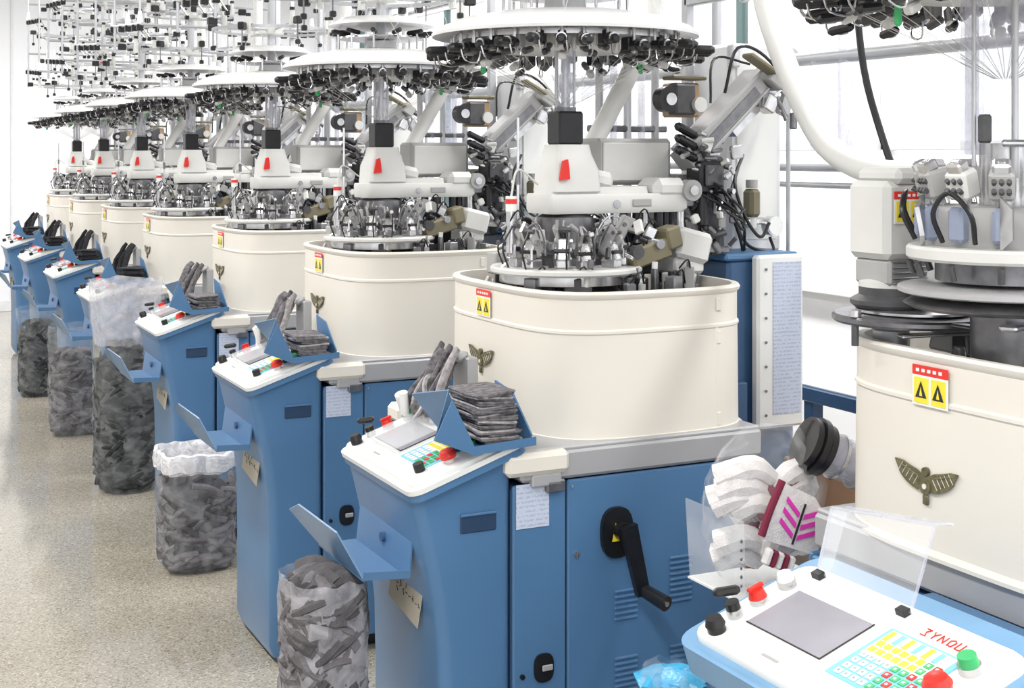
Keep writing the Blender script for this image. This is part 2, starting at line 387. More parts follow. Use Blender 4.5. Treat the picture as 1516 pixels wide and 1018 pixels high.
def part_drum(ev=0.,lv=0.,hx=.315,zt=0.,ez=1.168,lz=1.318):
    b=MB(); cx=.080
    def ring(z,o): return [(x,y,z) for x,y in sup(cx,0,hx+o,.385+o,3.9)]
    outer=[(.985,.012),(.992,.012),(1.0,.002),(1.253,0),(1.257,.003),(1.263,.003),(1.267,-.001),(1.36+zt,-.001),(1.366+zt,.004),(1.374+zt,.006),(1.380+zt,.003),(1.380+zt,-.012),(1.36+zt,-.016),(1.12,-.016)]
    b.loft([ring(z,o) for z,o in outer],'cream',cap0=False,cap1=False)
    b.add(ring(1.12,-.016),[list(range(72))],'dark_grey')
    def fy(x): return -.385*(1-min(1,abs(x-cx)/hx)**3.9)**(1/3.9)
    y=fy(.245)-.001
    for z in(1.315,1.23,1.02): b.box((.245,y,z),(.016,.006,.035),'cream',rot=(0,0,.18),b=.003)
    b.box((.238,y+.001,1.13),(.012,.006,.26),'cream',rot=(0,0,.18),b=.002); b.box((.2295,y+.0015,1.12),(.002,.004,.25),'grey_cast',rot=(0,0,.18),b=.0005)
    u=cx-hx-.0022
    label_on_drum(b,u-.002,lv,lz,1.0)
    for sg in(-1,1):
        w=[(0,.006),(.010,.010),(.022,.016),(.040,.020),(.060,.026),(.078,.026),(.074,.018),(.070,.012),(.066,.004),(.060,-.002),(.052,-.008),(.042,-.013),(.032,-.017),(.020,-.020),(.010,-.018),(0,-.018)]
        b.plate([(u-.001,ev+sg*x,ez+z) for x,z in w],.003 if sg<0 else -.003,'bronze')
        for k in range(5): b.box((u-.0045,ev+sg*(.024+.0095*k),ez-.003+.0045*k),(.001,.0010,.020),'cream',rot=(sg*.6,0,0),b=.0002)
        b.tube([(u-.004,ev+sg*.018,ez+.006),(u-.005,ev+sg*.045,ez+.014),(u-.004,ev+sg*.072,ez+.021)],.0012,'olive',n=5)
    b.cyl((u,ev,ez-.01),(u-.006,ev,ez-.01),.014,'bronze',n=20); b.cyl((u,ev,ez-.01),(u-.0075,ev,ez-.01),.005,'cream',n=16)
    b.cyl((u,ev,ez+.016),(u-.006,ev,ez+.016),.008,'bronze',n=14); b.box((u-.003,ev,ez-.034),(.005,.014,.018),'bronze')
    return b.mesh('drum_guard')
def feeder_unit(b,cx,cy,a,r,z,sc=1.,rr=R):
    ca,sa=math.cos(a),math.sin(a)
    m1=rr.choice(['bluegrey','bluegrey','bluegrey','grey_cast','steel'])
    def P(rad,t,zz): return Vector((cx+ca*(r+rad*sc)-sa*t*sc,cy+sa*(r+rad*sc)+ca*t*sc,z+zz*sc))
    b.box(P(0,0,.012),(.05*sc,.036*sc,.024*sc),'steel',rot=(0,0,a))
    b.box(P(.006,0,.045),(.028*sc,.030*sc,.06*sc),m1,rot=(0,-.35,a),b=.004)
    b.plate([P(-.005,-.012,.03),P(.03,-.012,.10),P(.012,-.012,.125),P(-.03,-.012,.05)],.008*sc,m1)
    b.plate([P(-.005,.016,.03),P(.025,.016,.085),P(.01,.016,.11),P(-.03,.016,.05)],.006*sc,'grey_cast')
    b.cyl(P(.005,-.022,.07),P(.005,.024,.07),.008*sc,'steel',n=10); b.cyl(P(.02,-.023,.045),P(.02,.026,.045),.006*sc,'black_plastic',n=10)
    b.cyl(P(.018,-.02,.10),P(.018,.02,.10),.006*sc,'dark_grey',n=8)
    b.box(P(-.012,.0,.085),(.03*sc,.012*sc,.03*sc),'dark_grey',rot=(0,.5,a))
    b.tube([P(.02,0,.11),P(-.02,.0,.12),P(-.05,0,.08),P(-.06,0,.03)],.0025*sc,'steel',n=6,sub=4)
    if rr.random()<.5: b.tube([P(.04,.01,.0),P(.055,.01,.05),P(.03,.012,.10)],.0025*sc,'black_plastic',n=6,sub=4)
    for k in(-1,0,1): b.cyl(P(.02+.008*k,.02*k,.025),P(.02+.008*k,.02*k,.055),.0035*sc,'steel',n=6)
def part_knit():
    b=MB(); rr=random.Random(3)
    b.lathe([(.20,1.12),(.20,1.30),(.16,1.32),(.12,1.36),(.115,1.42),(.08,1.43),(.078,1.53),(.05,1.545)],(0,0,0),'steel_dark',n=40)
    b.lathe([(.085,1.44),(.09,1.445),(.09,1.46),(.085,1.465)],(0,0,0),'steel',n=32)
    b.lathe([(.11,1.385),(.20,1.385),(.205,1.39),(.205,1.398),(.20,1.403),(.11,1.403)],(-.03,-.06,0),'white_cast',n=48)
    b.lathe([(.13,1.36),(.18,1.36),(.18,1.385),(.13,1.385)],(-.03,-.06,0),'steel',n=40)
    for k in range(11):
        a=math.radians(150+k*29+rr.uniform(-5,5)); feeder_unit(b,-.03,-.06,a,.130+rr.uniform(-.02,.02),1.403,sc=rr.uniform(.85,1.12),rr=rr)
    for k in range(70):
        a=2*math.pi*k/35+rr.uniform(-.05,.05); r=.20+rr.uniform(0,.09)
        x=.07+r*math.cos(a);y=r*math.sin(a)*1.15
        zt=rr.uniform(1.31,1.400); w=rr.uniform(.015,.035)
        b.box((x,y,(1.19+zt)/2),(w,w*rr.uniform(.7,1.4),zt-1.19),rr.choice(['dark_grey','steel_dark','black_plastic','dark_grey','steel_dark','grey_cast']),rot=(0,0,a),b=.003)
        if rr.random()<.7: b.cyl((x,y,zt),(x+rr.uniform(-.01,.01),y,zt+rr.uniform(.01,.03)),rr.uniform(.004,.009),rr.choice(['steel','black_plastic','white_cast','steel']),n=10)
        if rr.random()<.3: b.tube([(x,y,zt),(x+.02,y-.02,zt+.03),(x+.05,y+.01,zt-.01)],.0025,'black_plastic',n=6,sub=3)
    b.box((.17,-.16,1.435),(.13,.04,.055),'olive',rot=(0,-.25,.1),b=.006); b.box((.24,-.15,1.475),(.05,.06,.06),'olive',rot=(0,-.25,.1),b=.006)
    b.cyl((.12,-.19,1.44),(.12,-.15,1.44),.018,'dark_grey'); b.cyl((.19,-.19,1.46),(.19,-.14,1.46),.013,'steel')
    b.box((.32,-.12,1.45),(.11,.09,.085),'white_cast',rot=(0,.25,0),b=.012); b.box((.31,-.10,1.395),(.10,.10,.05),'white_cast',b=.01)
    b.box((.19,-.05,1.50),(.12,.03,.04),'grey_cast',rot=(0,.3,.2)); b.box((.10,.05,1.46),(.09,.09,.12),'steel_dark')
    b.box((.2,.08,1.42),(.14,.12,.12),'dark_grey'); b.box((-.15,.12,1.40),(.04,.06,.06),'grey_cast')
    b.box((.28,.10,1.43),(.12,.16,.14),'black_plastic')
    for i in range(7):
        u=.13+.035*i; b.cyl((u,-.05+.02*(i%2),1.465),(u,-.05+.02*(i%2),1.545),.014,'black_plastic' if i%3 else 'steel',n=12)
        b.cyl((u,-.05+.02*(i%2),1.455),(u,-.05+.02*(i%2),1.465),.009,'steel',n=10)
    for k in range(120):
        a=rr.uniform(0,6.28); r=rr.uniform(.07,.25); x=r*math.cos(a);y=r*math.sin(a)-.02; z=rr.uniform(1.40,1.52)
        t=rr.random(); m=rr.choice(['steel','dark_grey','grey_cast','steel','black_plastic','white_cast','steel_dark'])
        if t<.5: b.box((x,y,z),(rr.uniform(.01,.035),rr.uniform(.006,.016),rr.uniform(.01,.04)),m,rot=(rr.uniform(-.6,.6),rr.uniform(-.6,.6),a),b=.002)
        elif t<.88: b.cyl((x,y,z),(x+rr.uniform(-.04,.04),y+rr.uniform(-.04,.04),z+rr.uniform(-.03,.05)),rr.uniform(.002,.007),m,n=8)
        else: b.tube([(x,y,z),(x+.02,y-.03,z+.05),(x+.05,y-.02,z+.01)],.0025,'black_plastic',n=6,sub=4)
    b.cyl((-.155,-.02,1.42),(-.155,-.02,1.80),.004,'steel',n=8); b.cyl((-.155,-.02,1.62),(-.155,-.02,1.66),.007,'steel_dark',n=8)
    b.cyl((-.19,-.05,1.44),(-.19,-.05,1.585),.014,'steel'); b.cyl((-.19,-.05,1.55),(-.19,-.05,1.59),.015,'white_panel'); b.cyl((-.19,-.05,1.57),(-.19,-.05,1.583),.016,'red')
    b.tube([(-.19,-.05,1.59),(-.17,-.05,1.66),(-.1,-.03,1.62)],.003,'white_cast',n=6)
    return b.mesh('knitting_cylinder')
def part_head():
    b=MB()
    r0=rrect(-.085,.36,-.075,.085,.022,4)
    b.loft([[(x*.97,y*.93,1.540) for x,y in r0],[(x,y,1.55) for x,y in r0],[(x,y,1.585) for x,y in r0],[(x*.98,y*.96,1.593) for x,y in r0]],'white_cast')
    r1=rrect(-.07,.24,-.06,.07,.02,4)
    b.loft([[(x,y,1.59) for x,y in r1],[(x*.98,y*.96,1.612) for x,y in r1]],'white_cast')
    b.box((.30,-.02,1.605),(.11,.12,.06),'white_cast',b=.02); b.cyl((.36,-.09,1.60),(.36,-.05,1.60),.030,'grey_cast',n=20); b.cyl((.36,-.098,1.60),(.36,-.09,1.60),.014,'steel')
    b.cyl((.12,-.078,1.565),(.12,-.074,1.565),.012,'steel'); b.box((.20,-.078,1.568),(.06,.004,.02),'grey_cast')
    def rr_(h,w,z): return [(x,y,z) for x,y in rrect(-h,h+.01,-w,w,.014,4)]
    b.loft([rr_(.068,.07,1.60),rr_(.064,.065,1.66),rr_(.05,.052,1.70),rr_(.046,.045,1.728)],'white_cast')
    b.box((.09,.02,1.635),(.12,.08,.05),'white_cast',rot=(0,.2,0),b=.015)
    b.plate([(-.058,-.070,1.632),(-.028,-.070,1.634),(-.030,-.070,1.66),(-.034,-.070,1.688),(-.048,-.070,1.684)],.010,'red')
    b.box((0,0,1.773),(.076,.076,.092),'black_plastic',b=.006); b.cyl((0,0,1.819),(0,0,1.83),.03,'steel_dark',n=20)
    b.cyl((0,0,1.82),(0,0,2.0),.026,'tube_glass',n=20,caps=False); b.cyl((0,0,1.82),(0,0,2.06),.008,'steel',n=10); b.cyl((-.022,.01,1.82),(-.022,.01,2.0),.005,'alu',n=8); b.cyl((.02,-.015,1.82),(.02,-.015,2.0),.004,'alu',n=8)
    b.box((.275,.14,1.68),(.25,.12,.135),'grey_cast',b=.01); b.box((.275,.078,1.68),(.22,.006,.11),'white_cast')
    A=Vector((.395,.01,1.68));B=Vector((.655,.01,1.915)); d=(B-A).normalized(); n=Vector((-d.z,0,d.x))
    def bar(off0,off1,y0,y1,m,t0=0,t1=1):
        a=A.lerp(B,t0);c=A.lerp(B,t1)
        b.loft([[a+n*off0+Vector((0,y0,0)),a+n*off0+Vector((0,y1,0)),a+n*off1+Vector((0,y1,0)),a+n*off1+Vector((0,y0,0))],[c+n*off0+Vector((0,y0,0)),c+n*off0+Vector((0,y1,0)),c+n*off1+Vector((0,y1,0)),c+n*off1+Vector((0,y0,0))]],m)
    bar(-.035,.025,-.03,.05,'grey_cast'); bar(.026,.036,-.035,.055,'grey_band',.05,1.05); bar(-.018,.010,-.034,-.03,'steel_dark',.15,.9); bar(-.028,-.022,-.036,-.03,'grey_band',.0,1.)
    bar(-.06,-.035,-.02,.03,'steel',.5,1.1)
    b.box((.69,.0,1.925),(.06,.10,.05),'grey_cast',rot=(0,.6,0)); b.cyl((.70,-.05,1.89),(.74,-.07,1.83),.010,'steel'); b.cyl((.68,-.05,1.87),(.70,-.07,1.80),.007,'steel_dark'); b.cyl((.72,-.03,1.91),(.78,-.05,1.87),.010,'dark_grey'); b.box((.71,-.05,1.85),(.035,.03,.07),'grey_band',rot=(0,.4,0)); b.box((.74,-.05,1.80),(.02,.02,.05),'steel_dark')
    b.box((.66,-.03,1.85),(.04,.05,.05),'steel',rot=(0,.5,0)); b.box((.62,-.05,1.965),(.11,.05,.014),'olive',rot=(0,.5,0))
    b.tube([(.53,.0,1.88),(.56,-.02,2.01),(.66,-.02,1.99),(.76,-.03,1.87),(.74,-.05,1.78)],.005,'black_plastic',n=6); b.tube([(.48,.0,1.85),(.50,.01,1.98),(.64,.03,1.97)],.004,'black_plastic',n=6)
    b.box((.43,.08,1.86),(.09,.07,.10),'brass',b=.006); b.box((.40,.03,1.86),(.07,.05,.09),'dark_grey',b=.006); b.cyl((.35,.01,1.86),(.35,.05,1.86),.038,'black_plastic',n=24); b.cyl((.35,.005,1.86),(.35,.01,1.86),.018,'steel')
    b.cyl((.44,-.01,1.845),(.44,.04,1.845),.022,'white_cast'); b.box((.43,.06,1.925),(.12,.06,.014),'olive')
    for k in range(3): b.capsule((.355,-.02,1.715+.033*k),(.41,-.02,1.69+.033*k),.013,'black_plastic')
    for k in range(6): b.capsule((.40+.012*k,-.03-.01*(k%2),1.66+.01*k),(.44+.01*k,-.04,1.65+.013*k),.006,'steel_dark' if k%2 else 'steel')
    b.box((.455,-.01,1.635),(.085,.08,.095),'black_plastic',b=.008); b.box((.455,-.055,1.64),(.06,.012,.06),'dark_grey')
    b.box((.40,.02,1.58),(.09,.09,.06),'steel_dark'); b.cyl((.43,-.03,1.50),(.43,-.03,1.58),.02,'black_plastic')
    b.box((.515,.05,1.54),(.075,.05,.31),'dark_grey',b=.01); b.box((.515,.022,1.58),(.018,.012,.11),'white_cast'); b.box((.515,.022,1.46),(.018,.012,.06),'black_plastic')
    b.box((.45,.12,1.48),(.16,.14,.20),'steel_dark',b=.01); b.box((.48,.10,1.62),(.14,.06,.05),'grey_cast')
    rr=random.Random(11)
    for k in range(7):
        b.tube([(.40+.02*k,-.03,1.60),(.46+.01*k,-.07,1.56+rr.uniform(-.04,.05)),(.55,-.06,1.50+rr.uniform(-.05,.06)),(.60,.0,1.42+.02*k)],.004,'black_plastic',n=6)
    b.tube([(.58,-.02,1.70),(.53,-.05,1.62),(.56,-.06,1.52),(.62,-.05,1.46),(.66,-.04,1.50)],.005,'black_plastic',n=6)
    for k in range(70):
        x=rr.uniform(.36,.52);z=rr.uniform(1.42,1.76);y=rr.uniform(-.08,.02)
        if rr.random()<.5: b.box((x,y,z),(rr.uniform(.01,.04),rr.uniform(.01,.03),rr.uniform(.01,.04)),rr.choice(['steel','dark_grey','white_cast','steel','steel_dark']),rot=(0,rr.uniform(-1,1),0))
        else: b.cyl((x,y,z),(x+rr.uniform(-.04,.04),y-.02,z+rr.uniform(-.04,.04)),rr.uniform(.004,.01),rr.choice(['steel','dark_grey','black_plastic','white_cast']),n=8)
    return b.mesh('machine_head')
def part_rear():
    b=MB()
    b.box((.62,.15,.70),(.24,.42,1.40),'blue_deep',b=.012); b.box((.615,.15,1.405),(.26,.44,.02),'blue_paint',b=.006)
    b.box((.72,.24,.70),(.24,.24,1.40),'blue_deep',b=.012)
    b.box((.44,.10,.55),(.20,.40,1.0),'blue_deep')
    b.box((.655,-.085,1.16),(.165,.035,.50),'white_panel',b=.008)
    b.box((.675,-.104,1.17),(.10,.002,.44),'paper_blue',b=.0003)
    for k in range(7): b.cyl((.60,-.104,.95+.07*k),(.60,-.107,.95+.07*k),.004,'steel_dark',n=8)
    b.box((.73,.22,1.72),(.20,.20,.64),'frame_white',b=.012); b.box((.73,.118,1.72),(.15,.006,.56),'white_panel',b=.002)
    b.box((.845,.11,1.72),(.014,.014,.66),'alu'); b.box((.64,.11,2.0),(.03,.03,.07),'steel')
    b.box((.67,.06,1.555),(.04,.05,.085),'olive',b=.01); b.cyl((.67,.06,1.60),(.67,.06,1.625),.018,'grey_cast'); b.cyl((.67,.06,1.51),(.67,.06,1.48),.016,'white_cast')
    b.box((.69,.08,1.50),(.10,.06,.02),'steel'); b.cyl((.735,.06,1.485),(.735,.03,1.485),.030,'steel',n=24); b.cyl((.735,.03,1.485),(.735,.027,1.485),.026,'white_panel',n=24)
    b.tube([(.62,.06,1.66),(.57,.03,1.56),(.60,.02,1.45),(.62,.03,1.39)],.005,'black_plastic',n=6)
    b.tube([(.73,.05,1.45),(.71,.01,1.41),(.63,.02,1.43),(.60,.05,1.50)],.005,'black_plastic',n=6)
    b.box((.60,.30,2.2),(.03,.03,1.6),'alu',b=.003); b.box((.60,-.0,2.6),(.025,.025,.9),'alu',b=.003); b.box((.60,.15,2.18),(.03,.30,.03),'alu')
    return b.mesh('rear_cabinet')
def part_hose():
    b=MB()
    b.tube([(.16,.17,1.64),(.18,.19,1.70),(.26,.20,1.83),(.34,.21,1.96),(.42,.22,2.15),(.46,.24,2.5),(.46,.26,3.05)],.028,'hose_white',n=16)
    b.cyl((.16,.17,1.60),(.165,.175,1.66),.034,'grey_cast',n=18)
    for k in range(5):
        x=.28+.05*k; b.cyl((x,.30,1.45),(x,.30,2.1),.012,'tube_glass' if k%2 else 'alu',n=10)
    b.box((.38,.30,1.78),(.28,.02,.02),'steel_dark')
    return b.mesh('suction_hose')
def part_yarn_ring():
    b=MB(); rr=random.Random(5)
    b.lathe([(.02,2.125),(.055,2.125),(.06,2.10),(.10,2.092),(.20,2.085),(.29,2.068),(.345,2.046),(.368,2.028),(.366,2.020),(.34,2.030),(.20,2.064),(.05,2.07)],(0,0,0),'dish_white',n=64,caps=False)
    b.lathe([(.13,2.14),(.16,2.138),(.162,2.132),(.12,2.130)],(0,0,0),'steel',n=40)
    b.lathe([(.27,2.008),(.30,2.008),(.30,2.022),(.27,2.022)],(0,0,0),'steel',n=48)
    b.lathe([(.20,1.985),(.215,1.985),(.215,2.03),(.20,2.03)],(0,0,0),'white_cast',n=48)
    for k in range(12):
        a=2*math.pi*k/12; b.capsule((.13*math.cos(a),.13*math.sin(a),2.15),(.19*math.cos(a),.19*math.sin(a),2.155),.009,'black_plastic',n=8); b.cyl((.17*math.cos(a),.17*math.sin(a),2.09),(.17*math.cos(a),.17*math.sin(a),2.15),.004,'steel',n=6)
    N=30
    for k in range(N):
        a=2*math.pi*k/N+rr.uniform(-.04,.04); ca,sa=math.cos(a),math.sin(a)
        z=1.982+rr.uniform(-.012,.014); L=.390+rr.uniform(-.035,.012)
        def P(r,zz,t=0): return (r*ca-t*sa,r*sa+t*ca,zz)
        b.capsule(P(.305,z),P(L,z-.004),.0128,'black_plastic',n=10)
        b.cyl(P(.325,z),P(.333,z),.0158,'black_plastic',n=12); b.cyl(P(.350,z),P(.354,z),.0138,'steel',n=12)
        b.box(P(.285,z+.005),(.035,.022,.036),'black_plastic' if k%3 else 'grey_cast',rot=(0,0,a),b=.003)
        b.capsule(P(.235,z-.012,.01),P(.275,z-.02,.012),.009,'dark_grey',n=8)
        b.cyl(P(.31,z+.01),P(.31,z+.045),.005,'steel',n=6)
        b.box(P(.255,z-.002,-.016),(.02,.012,.035),rr.choice(['steel','white_cast','steel']),rot=(0,.3,a))
        b.tube([P(.36,z-.008,.012),P(.35,z-.035,.016),P(.31,z-.04,.014),P(.30,z-.01,.016)],.0022,'steel',n=6,sub=3)
        if k%2: b.capsule(P(.30,z-.030,.02),P(.34,z-.036,.022),.009,'black_plastic',n=8)
        elif k%4==0: b.box(P(.27,z-.038),(.03,.02,.018),'white_cast',rot=(0,.4,a))
        if k%15==0: b.box(P(.25,z-.04,.01),(.015,.01,.04),'green',rot=(0,0,a))
        b.cyl(P(.27,z-.02),P(.02,1.835),.0006,'white_cast',n=4,caps=False)
    return b.mesh('yarn_feeder_ring')
def part_creel(seed):
    b=MB(); rr=random.Random(seed)
    b.cyl((0,0,2.12),(0,0,3.15),.018,'alu',n=12)
    b.lathe([(.03,2.215),(.15,2.21),(.20,2.185),(.20,2.18),(.03,2.20)],(0,0,0),'dish_white',n=32)
    for z,rad in((2.29,.34),(2.50,.30),(2.72,.36),(2.96,.30)):
        b.lathe([(.02,z-.02),(.06,z-.016),(.06,z+.016),(.02,z+.02)],(0,0,0),'white_cast',n=20)
        b.lathe([(rad*.8-.006,z-.006),(rad*.8+.006,z-.006),(rad*.8+.006,z+.006),(rad*.8-.006,z+.006),(rad*.8-.006,z-.006)],(0,0,0),'alu',n=32,caps=False)
        n=8; ro=rr.uniform(0,1)
        for k in range(n):
            a=2*math.pi*(k+ro)/n; r=rad*rr.uniform(.85,1.15); ca,sa=math.cos(a),math.sin(a); zz=z+rr.uniform(-.01,.03)
            b.cyl((0,0,z),(r*ca,r*sa,zz),.0055,'alu',n=6,caps=False)
            x,y,w=r*ca,r*sa,zz
            b.box((x,y,w),(.045,.03,.035),'black_plastic',rot=(0,0,a),b=.005)
            b.cyl((x*.8,y*.8,w-.03),(x*.8,y*.8,w+.05),.016,'white_cast',r1=.010,n=10)
            b.cyl((x*.8,y*.8,w+.05),(x*.8,y*.8,w+.065),.012,'black_plastic',n=8)
            if rr.random()<.6: b.cyl((x,y,w),(x,y,w-.09),.003,'steel_dark',n=5); b.box((x,y,w-.10),(.022,.022,.022),'black_plastic',b=.004)
            if rr.random()<.05: b.box((x,y,w+.03),(.02,.02,.03),'red')
    for z in(2.40,2.84):
        for y in(-.38,.38): b.cyl((-.36,y,z+.2*(y>0)),(.62,y,z+.2*(y>0)),.008,'alu',n=8)
        for x in(-.36,.60): b.cyl((x,-.45,z),(x,.45,z+.06),.009,'alu',n=8)
        for k in range(5):
            y=-.40+.2*k+rr.uniform(-.04,.04)
            for x in(-.36,.60):
                zz=z+.03+.066*y
                b.box((x,y,zz-.02),(.035,.03,.035),'black_plastic',b=.004)
                if rr.random()<.5: b.cyl((x,y,zz),(x,y,zz+.07),.018,'dish_white',r1=.010,n=12)
                if rr.random()<.6: b.cyl((x,y,zz),(x+.05,y,zz-.07),.004,'steel',n=6); b.box((x+.05,y,zz-.08),(.02,.03,.02),'black_plastic',b=.004)
    for x,y in((-.36,-.38),(-.36,.38)): b.cyl((x,y,2.30),(x,y,3.1),.008,'alu',n=8)
    for k in range(12):
        a=2*math.pi*k/12
        b.cyl((rr.uniform(-.3,.6),rr.uniform(-.4,.4),2.85),(.30*math.cos(a),.30*math.sin(a),2.03),.0008,'white_cast',n=4,caps=False)
    return b.mesh('yarn_creel')
def stadium(L,h,n=6):
    pts=[]
    for k in range(n+1):
        a=-math.pi/2+math.pi*k/n; pts.append((L/2-h/2+h/2*math.cos(a),h/2*math.sin(a)))
    for k in range(n+1):
        a=math.pi/2+math.pi*k/n; pts.append((-L/2+h/2+h/2*math.cos(a),h/2*math.sin(a)))
    return pts
def part_sock_tray(seed,mat,n,mat2):
    b=MB(); rr=random.Random(seed)
    z0=1.02
    b.box((-.385,-.345,z0),(.155,.17,.004),'blue_deep',b=.001)
    b.plate([(-.455,-.435,z0),(-.455,-.26,z0),(-.535,-.25,z0+.105),(-.505,-.40,z0+.135),(-.555,-.435,z0+.03)],.004,'blue_paint')
    b.plate([(-.555,-.436,z0+.03),(-.455,-.436,z0-.012),(-.295,-.436,z0-.004),(-.295,-.436,z0+.016),(-.455,-.436,z0+.008),(-.51,-.436,z0+.12),],.003,'blue_paint')
    b.plate([(-.308,-.43,z0),(-.308,-.26,z0),(-.315,-.26,z0+.125),(-.312,-.35,z0+.11),(-.300,-.43,z0+.02)],-.004,'blue_paint')
    b.box((-.40,-.34,z0-.03),(.06,.06,.06),'blue_deep')
    # folded soft socks, each a two-ply fold with a rounded bulging front edge
    h=.0092; N=n; zc_=z0+.007
    for k in range(N):
        th=h*rr.uniform(.85,1.2)
        M=Matrix.Translation((-.380+rr.uniform(-.008,.006)-.0015*k,-.35,zc_+th/2))@Matrix.Rotation(rr.uniform(-.10,.10),4,'Z'); zc_+=th*1.02
        L=.108+rr.uniform(-.014,.012); ph=rr.uniform(0,6); am=rr.uniform(.002,.005)
        for q,mm in((-1,mat),(1,mat2 if k%2 else mat)):
            st=stadium(L,th*.55)
            rings=[]
            y0=-.082+rr.uniform(-.006,.006)
            for y,s_ in((y0,.80),(y0+.005,.96),(-.03,1.0),(.03,1.0),(.07,1),(.075,.9)):
                rings.append([(x*s_+.002*math.sin(y*60+ph),y,zz*s_+q*th*.25+am*math.sin(x*38+ph+y*12)-.0018*(abs(x)/.05)**2) for x,zz in st])
            b.loft(rings,mm,M=M)
    for k in range(9):
        y=-.06+.016*k+rr.uniform(-.01,.01); x=-.345+rr.uniform(-.02,.02)
        zt=1.195-.012*(k%4)
        b.tube([(x+.02,y+.01,zt),(x-.005,y,zt-.03+rr.uniform(-.01,.01)),(x-.03+rr.uniform(-.01,.01),y-.01,1.11),(x-.055+rr.uniform(-.02,.02),y-.018,1.06),(x-.070+rr.uniform(-.015,.02),y-.02,1.015)],.016,mat if k%3 else mat2,n=8,taper=lambda t:.8+.5*math.sin(t*3)*.6,flat=.5)
    b.box((-.305,.02,1.170),(.04,.12,.02),'grey_band',rot=(0,-.5,0),b=.008); b.cyl((-.42,.07,1.02),(-.44,.06,1.07),.018,'white_panel'); b.cyl((-.44,.03,1.02),(-.45,.02,1.08),.012,'white_panel'); b.box((-.285,-.01,1.08),(.03,.10,.18),'grey_band')
    b.v=[(x-.020,y,z) for x,y,z in b.v]
    return b.mesh('sock_tray')
def part_chute():
    b=MB()
    z=.715
    b.plate([(-.70,-.31,z),(-.70,.02,z),(-.595,.02,z),(-.595,-.31,z)],.004,'blue_paint')
    b.plate([(-.70,-.31,z),(-.70,.02,z),(-.765,.06,z+.085),(-.76,.0,z+.11),(-.745,-.25,z+.10)],.004,'blue_paint')
    b.plate([(-.595,-.34,z),(-.595,.02,z),(-.578,.03,z+.105),(-.578,-.32,z+.085)],-.004,'blue_paint')
    b.plate([(-.70,-.31,z),(-.595,-.34,z),(-.595,-.345,z+.02),(-.70,-.315,z+.02)],.003,'blue_paint')
    b.cyl((-.60,-.16,z+.05),(-.555,-.16,z+.05),.012,'blue_deep')
    return b.mesh('outlet_chute')

